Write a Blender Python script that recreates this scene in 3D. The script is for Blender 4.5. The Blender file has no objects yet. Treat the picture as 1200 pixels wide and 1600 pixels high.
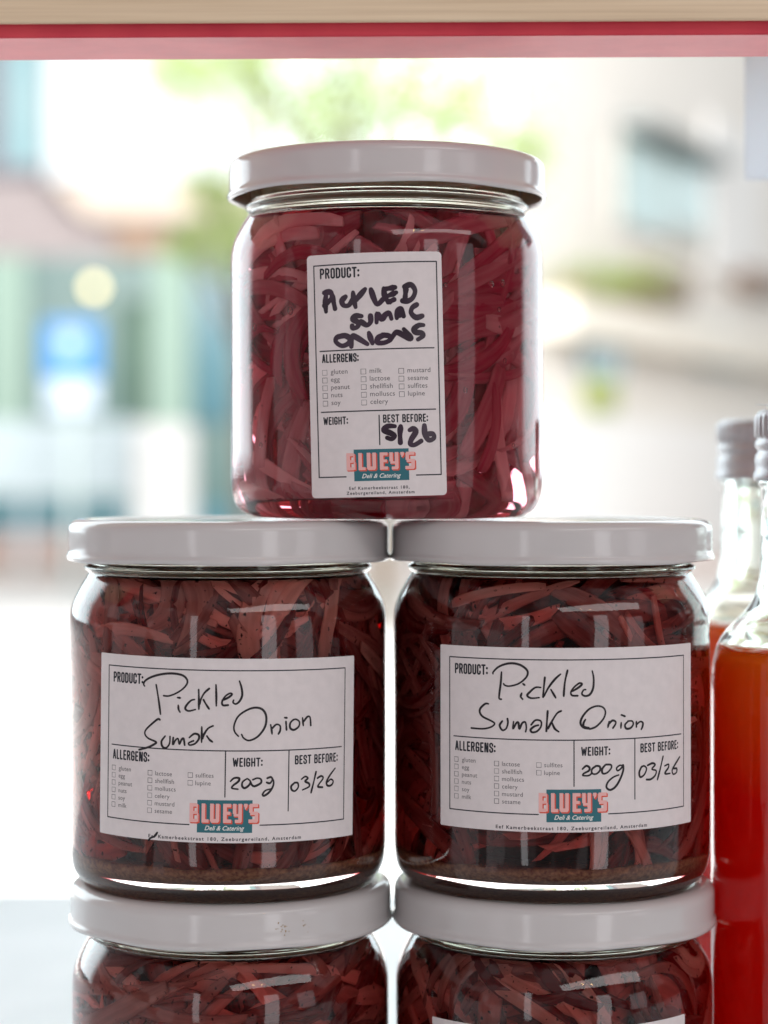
import bpy, bmesh, math, random
from mathutils import Vector, noise

# ------------------------------------------------------------------ camera, world, light
sc = bpy.context.scene
COL = sc.collection
EYE = 0.2063          # height of the lens above the windowsill
FPX = 3461.0          # focal length in 1200-wide picture units

cam_d = bpy.data.cameras.new('camera')
cam = bpy.data.objects.new('camera', cam_d); COL.objects.link(cam)
cam.location = (0, -0.6, EYE); cam.rotation_euler = (math.radians(90), 0, 0)
cam_d.sensor_fit = 'HORIZONTAL'; cam_d.sensor_width = 24.0
cam_d.lens = FPX/1200*24.0
cam_d.shift_y = -58/1200
cam_d.clip_start = 0.02; cam_d.clip_end = 400
cam_d.dof.use_dof = True; cam_d.dof.focus_distance = 0.562
cam_d.dof.aperture_fstop = cam_d.lens/10.6; cam_d.dof.aperture_blades = 0
sc.camera = cam

world = bpy.data.worlds.new('World'); sc.world = world; world.use_nodes = True
nt = world.node_tree; nt.nodes.clear()
tc = nt.nodes.new('ShaderNodeTexCoord'); sp = nt.nodes.new('ShaderNodeSeparateXYZ')
mr = nt.nodes.new('ShaderNodeMapRange'); mr.interpolation_type = 'SMOOTHSTEP'
mr.inputs['From Min'].default_value = 0.40; mr.inputs['From Max'].default_value = 0.56
mx = nt.nodes.new('ShaderNodeMix'); mx.data_type = 'RGBA'
mx.inputs['B'].default_value = (2.75, 3.15, 3.3, 1)          # bright day outside the window
# dim shop interior behind the camera: a patchwork of lighter and darker shelves
vo = nt.nodes.new('ShaderNodeTexVoronoi'); vo.distance = 'CHEBYCHEV'; vo.inputs['Scale'].default_value = 4.5
vs_sep = nt.nodes.new('ShaderNodeSeparateColor'); vr = nt.nodes.new('ShaderNodeMapRange')
vr.inputs['To Min'].default_value = 0.08; vr.inputs['To Max'].default_value = 0.60
tint = nt.nodes.new('ShaderNodeMix'); tint.data_type = 'RGBA'; tint.blend_type = 'MULTIPLY'; tint.inputs['Factor'].default_value = 1
tint.inputs['B'].default_value = (1, .90, .91, 1)
nt.links.new(tc.outputs['Generated'], vo.inputs['Vector']); nt.links.new(vo.outputs['Color'], vs_sep.inputs[0])
nt.links.new(vs_sep.outputs[0], vr.inputs['Value']); nt.links.new(vr.outputs[0], tint.inputs['A']); nt.links.new(tint.outputs['Result'], mx.inputs['A'])
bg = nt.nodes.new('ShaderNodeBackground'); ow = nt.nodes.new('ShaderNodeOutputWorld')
nt.links.new(tc.outputs['Generated'], sp.inputs[0]); nt.links.new(sp.outputs['Y'], mr.inputs['Value'])
nt.links.new(mr.outputs['Result'], mx.inputs['Factor']); nt.links.new(mx.outputs['Result'], bg.inputs['Color'])
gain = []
for x0, x1, g in ((-.32, -.62, .75), (.30, .62, .15)):      # world brightened left and right, as from sunlit facades, for reflections on the jar edges
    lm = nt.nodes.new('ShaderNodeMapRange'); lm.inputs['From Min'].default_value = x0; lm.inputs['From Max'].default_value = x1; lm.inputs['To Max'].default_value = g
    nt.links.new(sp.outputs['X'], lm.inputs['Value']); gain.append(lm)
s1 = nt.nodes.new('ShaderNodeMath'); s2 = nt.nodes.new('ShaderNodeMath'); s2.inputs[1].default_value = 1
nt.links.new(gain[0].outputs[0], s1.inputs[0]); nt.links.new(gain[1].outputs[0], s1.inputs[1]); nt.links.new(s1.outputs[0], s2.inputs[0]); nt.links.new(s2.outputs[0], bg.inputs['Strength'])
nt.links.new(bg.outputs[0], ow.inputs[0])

def area(name, loc, aim, sx, sy, radiance, col):
    l = bpy.data.lights.new(name, 'AREA'); l.shape = 'RECTANGLE'; l.size = sx; l.size_y = sy
    l.energy = radiance*math.pi*sx*sy; l.color = col
    o = bpy.data.objects.new(name, l); COL.objects.link(o); o.location = loc
    o.rotation_euler = (Vector(aim)-Vector(loc)).to_track_quat('-Z', 'Y').to_euler()
    return o
# daylight falling on the far side of the street
area('street_daylight', (0, 5.0, 8.0), (0, 5.0+9.0, 8.0-4.4), 18, 8, 28.5, (.98, .98, .97))
# the shop's other window panes behind the photographer and its ceiling panel
area('shop_window_light', (-1.35, -3.3, 0.35), (0, 0, .2), .30, 2.2, 2.8, (.97, .97, 1.0))
area('shop_window_light', (1.75, -2.8, 0.30), (0, 0, .2), .62, 2.2, 2.9, (.99, .98, 1.0))
area('shop_window_light', (3.3, -2.0, 0.40), (0, 0, .2), .9, 1.6, 1.2, (1.0, .96, 1.0))
area('ceiling_panel_light', (1.35, -1.75, 1.75), (0.2, 0, .2), 2.9, .42, 4.0, (1, .96, .95))
for lx, lz in ((.72, 1.62), (1.0, 1.66)):      # two warm bulbs hanging in the shop
    bl_ = bpy.data.lights.new('warm_bulb', 'POINT'); bl_.energy = .9; bl_.shadow_soft_size = .022; bl_.color = (1, .55, .2)
    bo = bpy.data.objects.new('warm_bulb', bl_); COL.objects.link(bo); bo.location = (lx, -1.9, lz)

vs = sc.view_settings
vs.view_transform = 'Standard'; vs.look = 'None'; vs.exposure = 0; vs.gamma = 1; vs.use_curve_mapping = False
cy = sc.cycles
cy.use_denoising = True
cy.max_bounces = 20; cy.transmission_bounces = 16; cy.glossy_bounces = 8; cy.diffuse_bounces = 4
cy.transparent_max_bounces = 24; cy.volume_bounces = 0
cy.caustics_refractive = True; cy.caustics_reflective = True; cy.blur_glossy = 0.3
cy.sample_clamp_indirect = 4.0; cy.sample_clamp_direct = 0

# ------------------------------------------------------------------ materials
def principled(name, col, rough=.5, spec=.5, metal=0, coat=0, trans=0, ior=1.45):
    m = bpy.data.materials.new(name); m.use_nodes = True
    b = m.node_tree.nodes['Principled BSDF']
    b.inputs['Base Color'].default_value = (*col, 1); b.inputs['Roughness'].default_value = rough
    b.inputs['Specular IOR Level'].default_value = spec; b.inputs['Metallic'].default_value = metal
    b.inputs['Coat Weight'].default_value = coat; b.inputs['Transmission Weight'].default_value = trans
    b.inputs['IOR'].default_value = ior
    return m
def vary(m, c2, scale, lo=.35, hi=.65, detail=4, stretch=(1, 1, 1), bump=0, dist=.0005):
    """mix the base colour with c2 by noise; optional bump from the same noise"""
    n = m.node_tree; b = n.nodes['Principled BSDF']
    t = n.nodes.new('ShaderNodeTexCoord'); mp = n.nodes.new('ShaderNodeMapping'); mp.inputs['Scale'].default_value = stretch
    nz = n.nodes.new('ShaderNodeTexNoise'); nz.inputs['Scale'].default_value = scale; nz.inputs['Detail'].default_value = detail
    r = n.nodes.new('ShaderNodeMapRange'); r.inputs['From Min'].default_value = lo; r.inputs['From Max'].default_value = hi
    k = n.nodes.new('ShaderNodeMix'); k.data_type = 'RGBA'
    k.inputs['A'].default_value = b.inputs['Base Color'].default_value; k.inputs['B'].default_value = (*c2, 1)
    L = n.links.new
    L(t.outputs['Object'], mp.inputs[0]); L(mp.outputs[0], nz.inputs['Vector']); L(nz.outputs['Fac'], r.inputs['Value'])
    L(r.outputs[0], k.inputs['Factor']); L(k.outputs['Result'], b.inputs['Base Color'])
    if bump:
        bp = n.nodes.new('ShaderNodeBump'); bp.inputs['Strength'].default_value = bump; bp.inputs['Distance'].default_value = dist
        L(nz.outputs['Fac'], bp.inputs['Height']); L(bp.outputs[0], b.inputs['Normal'])
    return m

def make_glass(name, col, bump=.05, smear=0):
    m = principled(name, col, 0.0, .5, trans=1, ior=1.47)
    n = m.node_tree; b = n.nodes['Principled BSDF']
    t = n.nodes.new('ShaderNodeTexCoord'); nz = n.nodes.new('ShaderNodeTexNoise'); nz.inputs['Scale'].default_value = 55; nz.inputs['Detail'].default_value = 1
    bp = n.nodes.new('ShaderNodeBump'); bp.inputs['Strength'].default_value = bump; bp.inputs['Distance'].default_value = .002
    n.links.new(t.outputs['Object'], nz.inputs['Vector']); n.links.new(nz.outputs['Fac'], bp.inputs['Height']); n.links.new(bp.outputs[0], b.inputs['Normal'])
    if smear:      # finger smears: patches where the surface is a little dull
        ns = n.nodes.new('ShaderNodeTexNoise'); ns.inputs['Scale'].default_value = 38; ns.inputs['Detail'].default_value = 6; ns.inputs['Distortion'].default_value = 1.2
        rs = n.nodes.new('ShaderNodeMapRange'); rs.inputs['From Min'].default_value = .52; rs.inputs['From Max'].default_value = .72; rs.inputs['To Max'].default_value = smear
        n.links.new(t.outputs['Object'], ns.inputs['Vector']); n.links.new(ns.outputs['Fac'], rs.inputs['Value']); n.links.new(rs.outputs[0], b.inputs['Roughness'])
    return m
GLASS = make_glass('jar_glass', (.968, .983, .915), smear=.07)
BOTTLE_GLASS = make_glass('bottle_glass', (.95, .985, .95), .12)

def make_brine(name, col, dens):
    m = bpy.data.materials.new(name); m.use_nodes = True; n = m.node_tree; n.nodes.clear()
    o = n.nodes.new('ShaderNodeOutputMaterial'); v = n.nodes.new('ShaderNodeVolumeAbsorption')
    v.inputs['Color'].default_value = (*col, 1); v.inputs['Density'].default_value = dens
    n.links.new(v.outputs[0], o.inputs['Volume']); return m
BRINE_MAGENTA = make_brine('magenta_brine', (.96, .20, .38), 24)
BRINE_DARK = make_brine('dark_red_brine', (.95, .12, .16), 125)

def make_onion(name, pale, deep, speck):
    m = bpy.data.materials.new(name); m.use_nodes = True; n = m.node_tree; n.nodes.clear(); L = n.links.new
    o = n.nodes.new('ShaderNodeOutputMaterial')
    at = n.nodes.new('ShaderNodeAttribute'); at.attribute_name = 'tint'
    k = n.nodes.new('ShaderNodeMix'); k.data_type = 'RGBA'; k.inputs['A'].default_value = (*deep, 1); k.inputs['B'].default_value = (*pale, 1)
    t = n.nodes.new('ShaderNodeTexCoord'); fb = n.nodes.new('ShaderNodeAttribute'); fb.attribute_name = 'fibre'
    nz = n.nodes.new('ShaderNodeTexNoise'); nz.inputs['Scale'].default_value = 1.0; nz.inputs['Detail'].default_value = 5
    ad = n.nodes.new('ShaderNodeMath'); ad.operation = 'MULTIPLY_ADD'; ad.inputs[1].default_value = .75; ad.inputs[2].default_value = -.375
    a2 = n.nodes.new('ShaderNodeMath'); a2.operation = 'ADD'; a2.use_clamp = True
    L(fb.outputs['Vector'], nz.inputs['Vector']); L(nz.outputs['Fac'], ad.inputs[0]); L(ad.outputs[0], a2.inputs[0]); L(at.outputs['Fac'], a2.inputs[1]); L(a2.outputs[0], k.inputs['Factor'])
    # sumac specks
    n2 = n.nodes.new('ShaderNodeTexNoise'); n2.inputs['Scale'].default_value = 620; n2.inputs['Detail'].default_value = 2
    r = n.nodes.new('ShaderNodeMapRange'); r.inputs['From Min'].default_value = speck; r.inputs['From Max'].default_value = speck+.05
    k2 = n.nodes.new('ShaderNodeMix'); k2.data_type = 'RGBA'; k2.inputs['B'].default_value = (.06, .012, .012, 1)
    L(t.outputs['Object'], n2.inputs['Vector']); L(n2.outputs['Fac'], r.inputs['Value']); L(r.outputs[0], k2.inputs['Factor']); L(k.outputs['Result'], k2.inputs['A'])
    d = n.nodes.new('ShaderNodeBsdfDiffuse'); tr = n.nodes.new('ShaderNodeBsdfTranslucent'); ms = n.nodes.new('ShaderNodeMixShader'); ms.inputs[0].default_value = .55
    L(k2.outputs['Result'], d.inputs['Color']); L(k2.outputs['Result'], tr.inputs['Color']); L(d.outputs[0], ms.inputs[1]); L(tr.outputs[0], ms.inputs[2]); L(ms.outputs[0], o.inputs['Surface'])
    return m
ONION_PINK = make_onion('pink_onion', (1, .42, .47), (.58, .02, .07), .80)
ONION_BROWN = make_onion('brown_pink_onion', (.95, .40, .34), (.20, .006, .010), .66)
SEDIMENT = vary(principled('sumac', (.10, .028, .018), .8), (.26, .12, .06), 900)

LID = principled('white_lid_paint', (.60, .585, .585), .13, .5)
vary(LID, (.565, .55, .55), 26, .4, .7, 3, bump=.05, dist=.0012)
LINER = principled('lid_lacquer', (.28, .19, .10), .35, .5)
PAPER = principled('label_paper', (.76, .71, .715), .62, .3)
vary(PAPER, (.71, .665, .67), 420, .3, .7, 6, bump=.12, dist=.0002)
INK = principled('print_ink', (.022, .024, .032), .55, .3)
GREY_INK = principled('grey_print_ink', (.10, .095, .10), .6, .3)
FAINT_INK = principled('faint_print_ink', (.30, .28, .29), .6, .3)
PEN = principled('pen_ink', (.014, .010, .014), .42, .4)
MARKER = principled('marker_ink', (.022, .010, .022), .38, .5); vary(MARKER, (.045, .022, .045), 150)
TEAL = principled('logo_teal', (.035, .155, .19), .55, .3)
PINK = principled('logo_pink', (.83, .46, .44), .55, .3)
CORAL = principled('logo_coral', (.70, .09, .055), .55, .3)
CREAM = principled('logo_cream', (.85, .83, .80), .55, .3)

# ------------------------------------------------------------------ object helpers
def mobj(name, verts, faces, mat, parent=None, smooth=False, loc=None):
    me = bpy.data.meshes.new(name); me.from_pydata([tuple(v) for v in verts], [], faces)
    if smooth: me.polygons.foreach_set('use_smooth', [True]*len(me.polygons))
    me.materials.append(mat); me.update()
    o = bpy.data.objects.new(name, me); COL.objects.link(o); o.parent = parent
    if loc: o.location = loc
    return o
def thing(name, label, cat, loc=(0, 0, 0), group=None):
    o = bpy.data.objects.new(name, None); COL.objects.link(o); o.location = loc; o.empty_display_size = .02
    o['label'] = label; o['category'] = cat
    if group: o['group'] = group
    return o
class MB:
    """collects shapes for one mesh"""
    def __init__(s): s.v = []; s.f = []
    def add(s, v, f):
        n = len(s.v); s.v += list(v); s.f += [tuple(i+n for i in q) for q in f]; return s
    def box(s, x0, x1, y0, y1, z0, z1):
        return s.add([(x0,y0,z0),(x1,y0,z0),(x1,y1,z0),(x0,y1,z0),(x0,y0,z1),(x1,y0,z1),(x1,y1,z1),(x0,y1,z1)],
                     [(0,3,2,1),(4,5,6,7),(0,1,5,4),(1,2,6,5),(2,3,7,6),(3,0,4,7)])
    def tube(s, a, b, r0, r1=None, n=14):
        r1 = r0 if r1 is None else r1
        a = Vector(a); b = Vector(b); d = (b-a).normalized(); u = d.orthogonal().normalized(); w = d.cross(u)
        v = []
        for p, r in ((a, r0), (b, r1)):
            v += [p+(u*math.cos(2*math.pi*i/n)+w*math.sin(2*math.pi*i/n))*r for i in range(n)]
        f = [(i, (i+1) % n, n+(i+1) % n, n+i) for i in range(n)]+[tuple(range(n-1, -1, -1)), tuple(range(n, 2*n))]
        return s.add(v, f)
    def ball(s, c, r, n=10, m=7, sz=1, flip=False):
        v = [(c[0], c[1], c[2]+r*sz)]; f = []
        for j in range(1, m):
            a = math.pi*j/m
            v += [(c[0]+r*math.sin(a)*math.cos(2*math.pi*i/n), c[1]+r*math.sin(a)*math.sin(2*math.pi*i/n), c[2]+r*sz*math.cos(a)) for i in range(n)]
        v.append((c[0], c[1], c[2]-r*sz)); e = len(v)-1
        for i in range(n):
            k = (i+1) % n
            f.append((0, 1+i, 1+k)); f.append((e, 1+(m-2)*n+k, 1+(m-2)*n+i))
            for j in range(m-2): f.append((1+j*n+i, 1+(j+1)*n+i, 1+(j+1)*n+k, 1+j*n+k))
        if flip: f = [q[::-1] for q in f]
        return s.add(v, f)
    def build(s, name, mat, parent=None, smooth=False): return mobj(name, s.v, s.f, mat, parent, smooth)

def lathe(profile, n=96, mod=None):
    """profile (r, z) in mm from the bottom up on the outside; returns metres"""
    v = []; f = []; idx = []
    for r, z in profile:
        if r < 1e-6: idx.append([len(v)]); v.append((0, 0, z/1000)); continue
        row = []
        for i in range(n):
            a = 2*math.pi*i/n; rr, zz = (r, z) if mod is None else mod(r, z, a)
            row.append(len(v)); v.append((rr*math.cos(a)/1000, rr*math.sin(a)/1000, zz/1000))
        idx.append(row)
    for p, q in zip(idx, idx[1:]):
        for i in range(n):
            k = (i+1) % n
            if len(p) == 1 and len(q) == 1: continue
            if len(p) == 1: f.append((p[0], q[k], q[i]))
            elif len(q) == 1: f.append((p[i], p[k], q[0]))
            else: f.append((p[i], p[k], q[k], q[i]))
    return v, f
def fine(pts, n=3):
    """Catmull-Rom refinement of a profile or a pen path"""
    out = []
    for i in range(len(pts)-1):
        p0 = pts[max(i-1, 0)]; p1 = pts[i]; p2 = pts[i+1]; p3 = pts[min(i+2, len(pts)-1)]
        for j in range(n):
            t = j/n; t2 = t*t; t3 = t2*t
            out.append(tuple(.5*(2*b+(c-a)*t+(2*a-5*b+4*c-d)*t2+(3*b-a-3*c+d)*t3) for a, b, c, d in zip(p0, p1, p2, p3)))
    out.append(tuple(pts[-1])); return out

# ------------------------------------------------------------------ shelf above, sill below
WOOD = principled('oak_board', (.86, .70, .50), .55, .3)
vary(WOOD, (.66, .50, .33), 9, .35, .8, 8, (1.2, 30, 70), bump=.2, dist=.0004)
RED = principled('red_rail_paint', (.68, .07, .095), .42, .30); vary(RED, (.60, .05, .08), 60, bump=.06)
shelf = thing('wooden_shelf', 'pale wooden shelf with a red rail under its front edge, over all the jars', 'shelf', (0, -.05, .3152))
shelf.rotation_euler = (0, math.radians(-.27), 0)
def bevel_box(x0, x1, y0, y1, z0, z1, b):
    bm = bmesh.new(); m = MB().box(x0, x1, y0, y1, z0, z1)
    vs_ = [bm.verts.new(v) for v in m.v]; [bm.faces.new([vs_[i] for i in q]) for q in m.f]
    bmesh.ops.bevel(bm, geom=bm.edges[:], offset=b, segments=3, affect='EDGES', profile=.5)
    bm.verts.index_update(); v = [x.co.copy() for x in bm.verts]; f = [tuple(y.index for y in q.verts) for q in bm.faces]; bm.free()
    return v, f
mobj('board', *bevel_box(-.42, .42, .001, .17, .0269, .0500, .0008), WOOD, shelf)
mobj('front_edging', *bevel_box(-.42, .42, -.0032, -.0006, .00315, .0500, .0006), WOOD, shelf, True)
mobj('red_rail', *bevel_box(-.42, .42, 0, .0297, 0, .0266, .0005), RED, shelf)

SILL = principled('sill_paint', (.80, .82, .83), .4, .4); vary(SILL, (.70, .73, .74), 14, bump=.05)
s_ = mobj('windowsill', *bevel_box(-.9, .9, -.25, .50, -.05, -.0001, .004), SILL); s_['kind'] = 'structure'

CARD = bpy.data.materials.new('grey_card'); CARD.use_nodes = True; cn = CARD.node_tree; cn.nodes.clear()
co = cn.nodes.new('ShaderNodeOutputMaterial'); cd = cn.nodes.new('ShaderNodeBsdfDiffuse'); ct = cn.nodes.new('ShaderNodeBsdfTranslucent'); cm = cn.nodes.new('ShaderNodeMixShader'); cm.inputs[0].default_value = .55
cd.inputs['Color'].default_value = ct.inputs['Color'].default_value = (.80, .84, .88, 1)
cn.links.new(cd.outputs[0], cm.inputs[1]); cn.links.new(ct.outputs[0], cm.inputs[2]); cn.links.new(cm.outputs[0], co.inputs['Surface'])
hc = mobj('hanging_card', *bevel_box(-.026, .026, -.0004, .0004, -.0455, 0, .0003), CARD, None, loc=(.1375, .085, .3430))
hc['label'] = 'pale grey card hanging down from the shelf, cut by the picture edge'; hc['category'] = 'card'

# ------------------------------------------------------------------ writing machinery
JAR_R = 42.7
class Flat:
    """flat mesh on a label, millimetres: (x, y, lift); bent round the jar when built"""
    def __init__(s): s.v = []; s.f = []
    def quad(s, x0, y0, x1, y1, h=0, step=.7):
        n = max(1, int((x1-x0)/step)); b = len(s.v)
        for i in range(n+1):
            x = x0+(x1-x0)*i/n; s.v += [(x, y0, h), (x, y1, h)]
        s.f += [(b+2*i, b+2*i+2, b+2*i+3, b+2*i+1) for i in range(n)]
    def disc(s, x, y, r, h=0, n=10):
        b = len(s.v); s.v += [(x+r*math.cos(2*math.pi*i/n), y+r*math.sin(2*math.pi*i/n), h) for i in range(n)]
        s.f.append(tuple(range(b, b+n)))
    def sharp(s, pts, w):
        """constant-width line with round joints"""
        for k, (p, q) in enumerate(zip(pts, pts[1:])):
            h = .0006*k; dx = q[0]-p[0]; dy = q[1]-p[1]; d = math.hypot(dx, dy) or 1e-6
            nx = -dy/d*w/2; ny = dx/d*w/2; n = max(1, int(d/.7)); b = len(s.v)
            for i in range(n+1):
                x = p[0]+dx*i/n; y = p[1]+dy*i/n; s.v += [(x-nx, y-ny, h), (x+nx, y+ny, h)]
            s.f += [(b+2*i, b+2*i+2, b+2*i+3, b+2*i+1) for i in range(n)]
        for k, p in enumerate(pts): s.disc(p[0], p[1], w/2, .0006*k+.0003)
    def pen(s, pts, w, rnd, h0=0):
        """smooth pen stroke, pressure varies along it, blunt round ends"""
        P = fine(pts, 6) if len(pts) > 2 else [tuple(a+(b-a)*i/5 for a, b in zip(*pts)) for i in range(6)]
        n = len(P); ph = rnd.uniform(0, 6); b = len(s.v)
        for i, p in enumerate(P):
            a = P[max(i-1, 0)]; c = P[min(i+1, n-1)]; dx = c[0]-a[0]; dy = c[1]-a[1]; d = math.hypot(dx, dy) or 1e-6
            e = i/(n-1); ww = w*(.5+.07*math.sin(ph+e*7))*(1 if e > .12 else .86+1.2*e)*(1 if e < .8 else 1-.55*(e-.8))
            s.v += [(p[0]+dy/d*ww, p[1]-dx/d*ww, h0+.004*e), (p[0]-dy/d*ww, p[1]+dx/d*ww, h0+.004*e)]
            if i in (0, n-1): end = (p, ww); 
            if i == 0: first = end
        s.f += [(b+2*i, b+2*i+2, b+2*i+3, b+2*i+1) for i in range(n-1)]
        s.disc(*first[0], first[1], h0-.0008, 14); s.disc(*end[0], end[1], h0+.005, 14)
    def text(s, body, x, y, size, sx=1, space=1, shear=0, bold=0, fit=None):
        v, f, wd = font_mesh(body, space, shear, bold)
        if fit: sx = fit/(wd*size)
        b = len(s.v); s.v += [(x+p[0]*size*sx, y+p[1]*size, 0) for p in v]; s.f += [tuple(i+b for i in q) for q in f]
    def build(s, name, mat, parent, place, lift):
        cx, cy_, ang = place; ca = math.cos(math.radians(ang)); sa = math.sin(math.radians(ang)); out = []
        for x, y, h in s.v:
            r = JAR_R+.13+lift+h; th = (cx+x*ca-y*sa)/42.8
            out.append((r*math.sin(th)/1000, -r*math.cos(th)/1000, (cy_+x*sa+y*ca)/1000))
        return mobj(name, out, s.f, mat, parent)
_fonts = {}
def font_mesh(body, space, shear, bold):
    key = (body, space, shear, bold)
    if key not in _fonts:
        c = bpy.data.curves.new('lettering', 'FONT'); c.body = body; c.size = 1; c.space_character = space; c.shear = shear; c.offset = bold; c.resolution_u = 3
        o = bpy.data.objects.new('lettering', c); COL.objects.link(o)
        m = bpy.data.meshes.new_from_object(o.evaluated_get(bpy.context.evaluated_depsgraph_get()))
        v = [tuple(p.co) for p in m.vertices]; f = [tuple(p.vertices) for p in m.polygons]
        bpy.data.objects.remove(o); bpy.data.curves.remove(c); bpy.data.meshes.remove(m)
        x0 = min(p[0] for p in v); v = [(p[0]-x0, p[1]) for p in v]
        _fonts[key] = (v, f, max(p[0] for p in v))
    return _fonts[key]

# condensed sign-writer capitals, drawn as centre lines in a 1-high cell
GL = {
 'P': (.36, [[(0,0),(0,1),(.24,1),(.36,.9),(.36,.58),(.24,.46),(0,.46)]]),
 'R': (.38, [[(0,0),(0,1),(.24,1),(.36,.9),(.36,.6),(.24,.5),(0,.5)],[(.2,.5),(.38,0)]]),
 'O': (.36, [[(.1,0),(0,.1),(0,.9),(.1,1),(.26,1),(.36,.9),(.36,.1),(.26,0),(.1,0)]]),
 'D': (.36, [[(0,0),(0,1),(.22,1),(.36,.86),(.36,.14),(.22,0),(0,0)]]),
 'U': (.36, [[(0,1),(0,.12),(.1,0),(.26,0),(.36,.12),(.36,1)]]),
 'C': (.34, [[(.34,.72),(.34,.9),(.24,1),(.1,1),(0,.9),(0,.1),(.1,0),(.24,0),(.34,.1),(.34,.28)]]),
 'G': (.36, [[(.36,.74),(.36,.9),(.26,1),(.1,1),(0,.9),(0,.1),(.1,0),(.26,0),(.36,.1),(.36,.46),(.2,.46)]]),
 'T': (.36, [[(-.02,1),(.38,1)],[(.18,1),(.18,0)]]),
 'A': (.38, [[(0,0),(.16,1),(.22,1),(.38,0)],[(.06,.3),(.32,.3)]]),
 'L': (.28, [[(0,1),(0,0),(.28,0)]]),
 'E': (.29, [[(.29,1),(0,1),(0,0),(.29,0)],[(0,.52),(.24,.52)]]),
 'F': (.29, [[(.29,1),(0,1),(0,0)],[(0,.5),(.24,.5)]]),
 'N': (.38, [[(0,0),(0,1),(.1,1),(.28,0),(.38,0),(.38,1)]]),
 'S': (.35, [[(.35,.74),(.35,.9),(.25,1),(.1,1),(0,.9),(0,.66),(.1,.56),(.25,.46),(.35,.36),(.35,.1),(.25,0),(.1,0),(0,.1),(0,.26)]]),
 'W': (.58, [[(0,1),(.13,0),(.29,.8),(.45,0),(.58,1)]]),
 'I': (0, [[(0,0),(0,1)]]),
 'H': (.37, [[(0,0),(0,1)],[(.37,0),(.37,1)],[(0,.48),(.37,.48)]]),
 'B': (.36, [[(0,0),(0,1),(.24,1),(.34,.9),(.34,.64),(.24,.53),(0,.53)],[(.24,.53),(.36,.42),(.36,.1),(.26,0),(0,0)]]),
 ':': (0, [[(0,.12),(0,.16)],[(0,.66),(0,.7)]]), ' ': (.06, []),
}
def heading(lab, place, txt, x, y, width, cap):
    fl = Flat()
    gap = .30; tot = sum(GL[c][0] for c in txt)+gap*(len(txt)-1); w = .165
    k = cap*(1-w); sx = (width-w*cap)/tot; px = x+w*cap/2; py = y+w*cap/2
    for c in txt:
        for st in GL[c][1]: fl.sharp([(px+a*sx, py+b*k) for a, b in st], w*cap*(1.25 if c == ':' else 1))
        px += (GL[c][0]+gap)*sx
    fl.build('heading_text', INK, lab, place, .018)

LOGO = [  # sign lettering: rectangles x0 y0 x1 y1, in hundredths, 178 high
 [(0,0,36,178),(36,146,66,178),(36,78,66,106),(36,0,70,32),(66,98,80,172),(70,6,86,84),(66,84,80,98)],
 [(115,0,149,178),(149,0,182,31)],
 [(195,14,229,178),(248,14,282,178),(200,6,277,14),(206,0,270,6),(229,14,248,36)],
 [(317,0,352,178),(352,146,391,178),(352,76,384,105),(352,0,393,32)],
 [(408,84,441,178),(459,10,493,178),(416,60,459,84),(428,0,459,30),(459,0,486,10)],
 [(512,150,545,178),(518,138,541,150),(520,126,532,138)],
 [(560,96,594,168),(566,146,645,178),(570,72,640,104),(614,10,648,96),(556,0,640,32)],
]
def logo(label, place, x0, y0, x1, y1, lx0, ly0, lx1, ly1):
    p = Flat(); p.quad(x0, y0, x1, y1); p.build('logo_panel', TEAL, label, place, .018)
    kx = (lx1-lx0)/648; ky = (ly1-ly0)/178
    sh = Flat(); tp = Flat()
    for g in LOGO:
        for i, (a, b, c, d) in enumerate(g):
            for q in range(1, 4):   # the stepped block shadow
                o = q*4.0
                sh.quad(lx0+(a+o)*kx, ly0+(b-o)*ky, lx0+(c+o)*kx, ly0+(d-o)*ky, .0006*(4-q)+.0001*i)
            tp.quad(lx0+a*kx, ly0+b*ky, lx0+c*kx, ly0+d*ky, .0002*i)
    sh.build('logo_shadow', CORAL, label, place, .026); tp.build('logo_lettering', PINK, label, place, .036)

def paper(jar, place, w, h, rc):
    """the sheet itself: a thin curved solid with slightly rounded corners"""
    cx, cy_, ang = place; ca = math.cos(math.radians(ang)); sa = math.sin(math.radians(ang))
    xs = sorted(set([-w/2+rc*(1-math.cos(math.pi*i/12)) for i in range(7)]+[w/2-rc*(1-math.cos(math.pi*i/12)) for i in range(7)]+[-w/2+rc+(w-2*rc)*i/80 for i in range(81)]))
    v = []; f = []; ny = 6
    for r in (JAR_R+.03, JAR_R+.13):
        for x in xs:
            d = min(x+w/2, w/2-x); hh = h/2-(rc-math.sqrt(max(0, rc*rc-(rc-d)**2)) if d < rc else 0)
            for j in range(ny+1):
                y = -hh+2*hh*j/ny; th = (cx+x*ca-y*sa)/42.8
                v.append((r*math.sin(th)/1000, -r*math.cos(th)/1000, (cy_+x*sa+y*ca)/1000))
    n = len(xs); m = ny+1; o = n*m
    for i in range(n-1):
        for j in range(ny):
            a = i*m+j; f.append((o+a, o+a+m, o+a+m+1, o+a+1)); f.append((a+1, a+m+1, a+m, a))
        a = i*m; f.append((a, a+m, o+a+m, o+a)); a += ny; f.append((a+m, a, o+a, o+a+m))
    for j in range(ny):
        f.append((j+1, j, o+j, o+j+1)); a = (n-1)*m+j; f.append((a, a+1, o+a+1, o+a))
    return mobj('paper_label', v, f, PAPER, jar)

def tick_box(fl, fa, x, y, s, rnd, sides=(1, 1, 1, 1)):
    c = [(x, y-s/2), (x+s, y-s/2), (x+s, y+s/2), (x, y+s/2)]
    for k in range(4):
        (fl if sides[k] else fa).sharp([c[k], c[(k+1) % 4]], .13)

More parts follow.
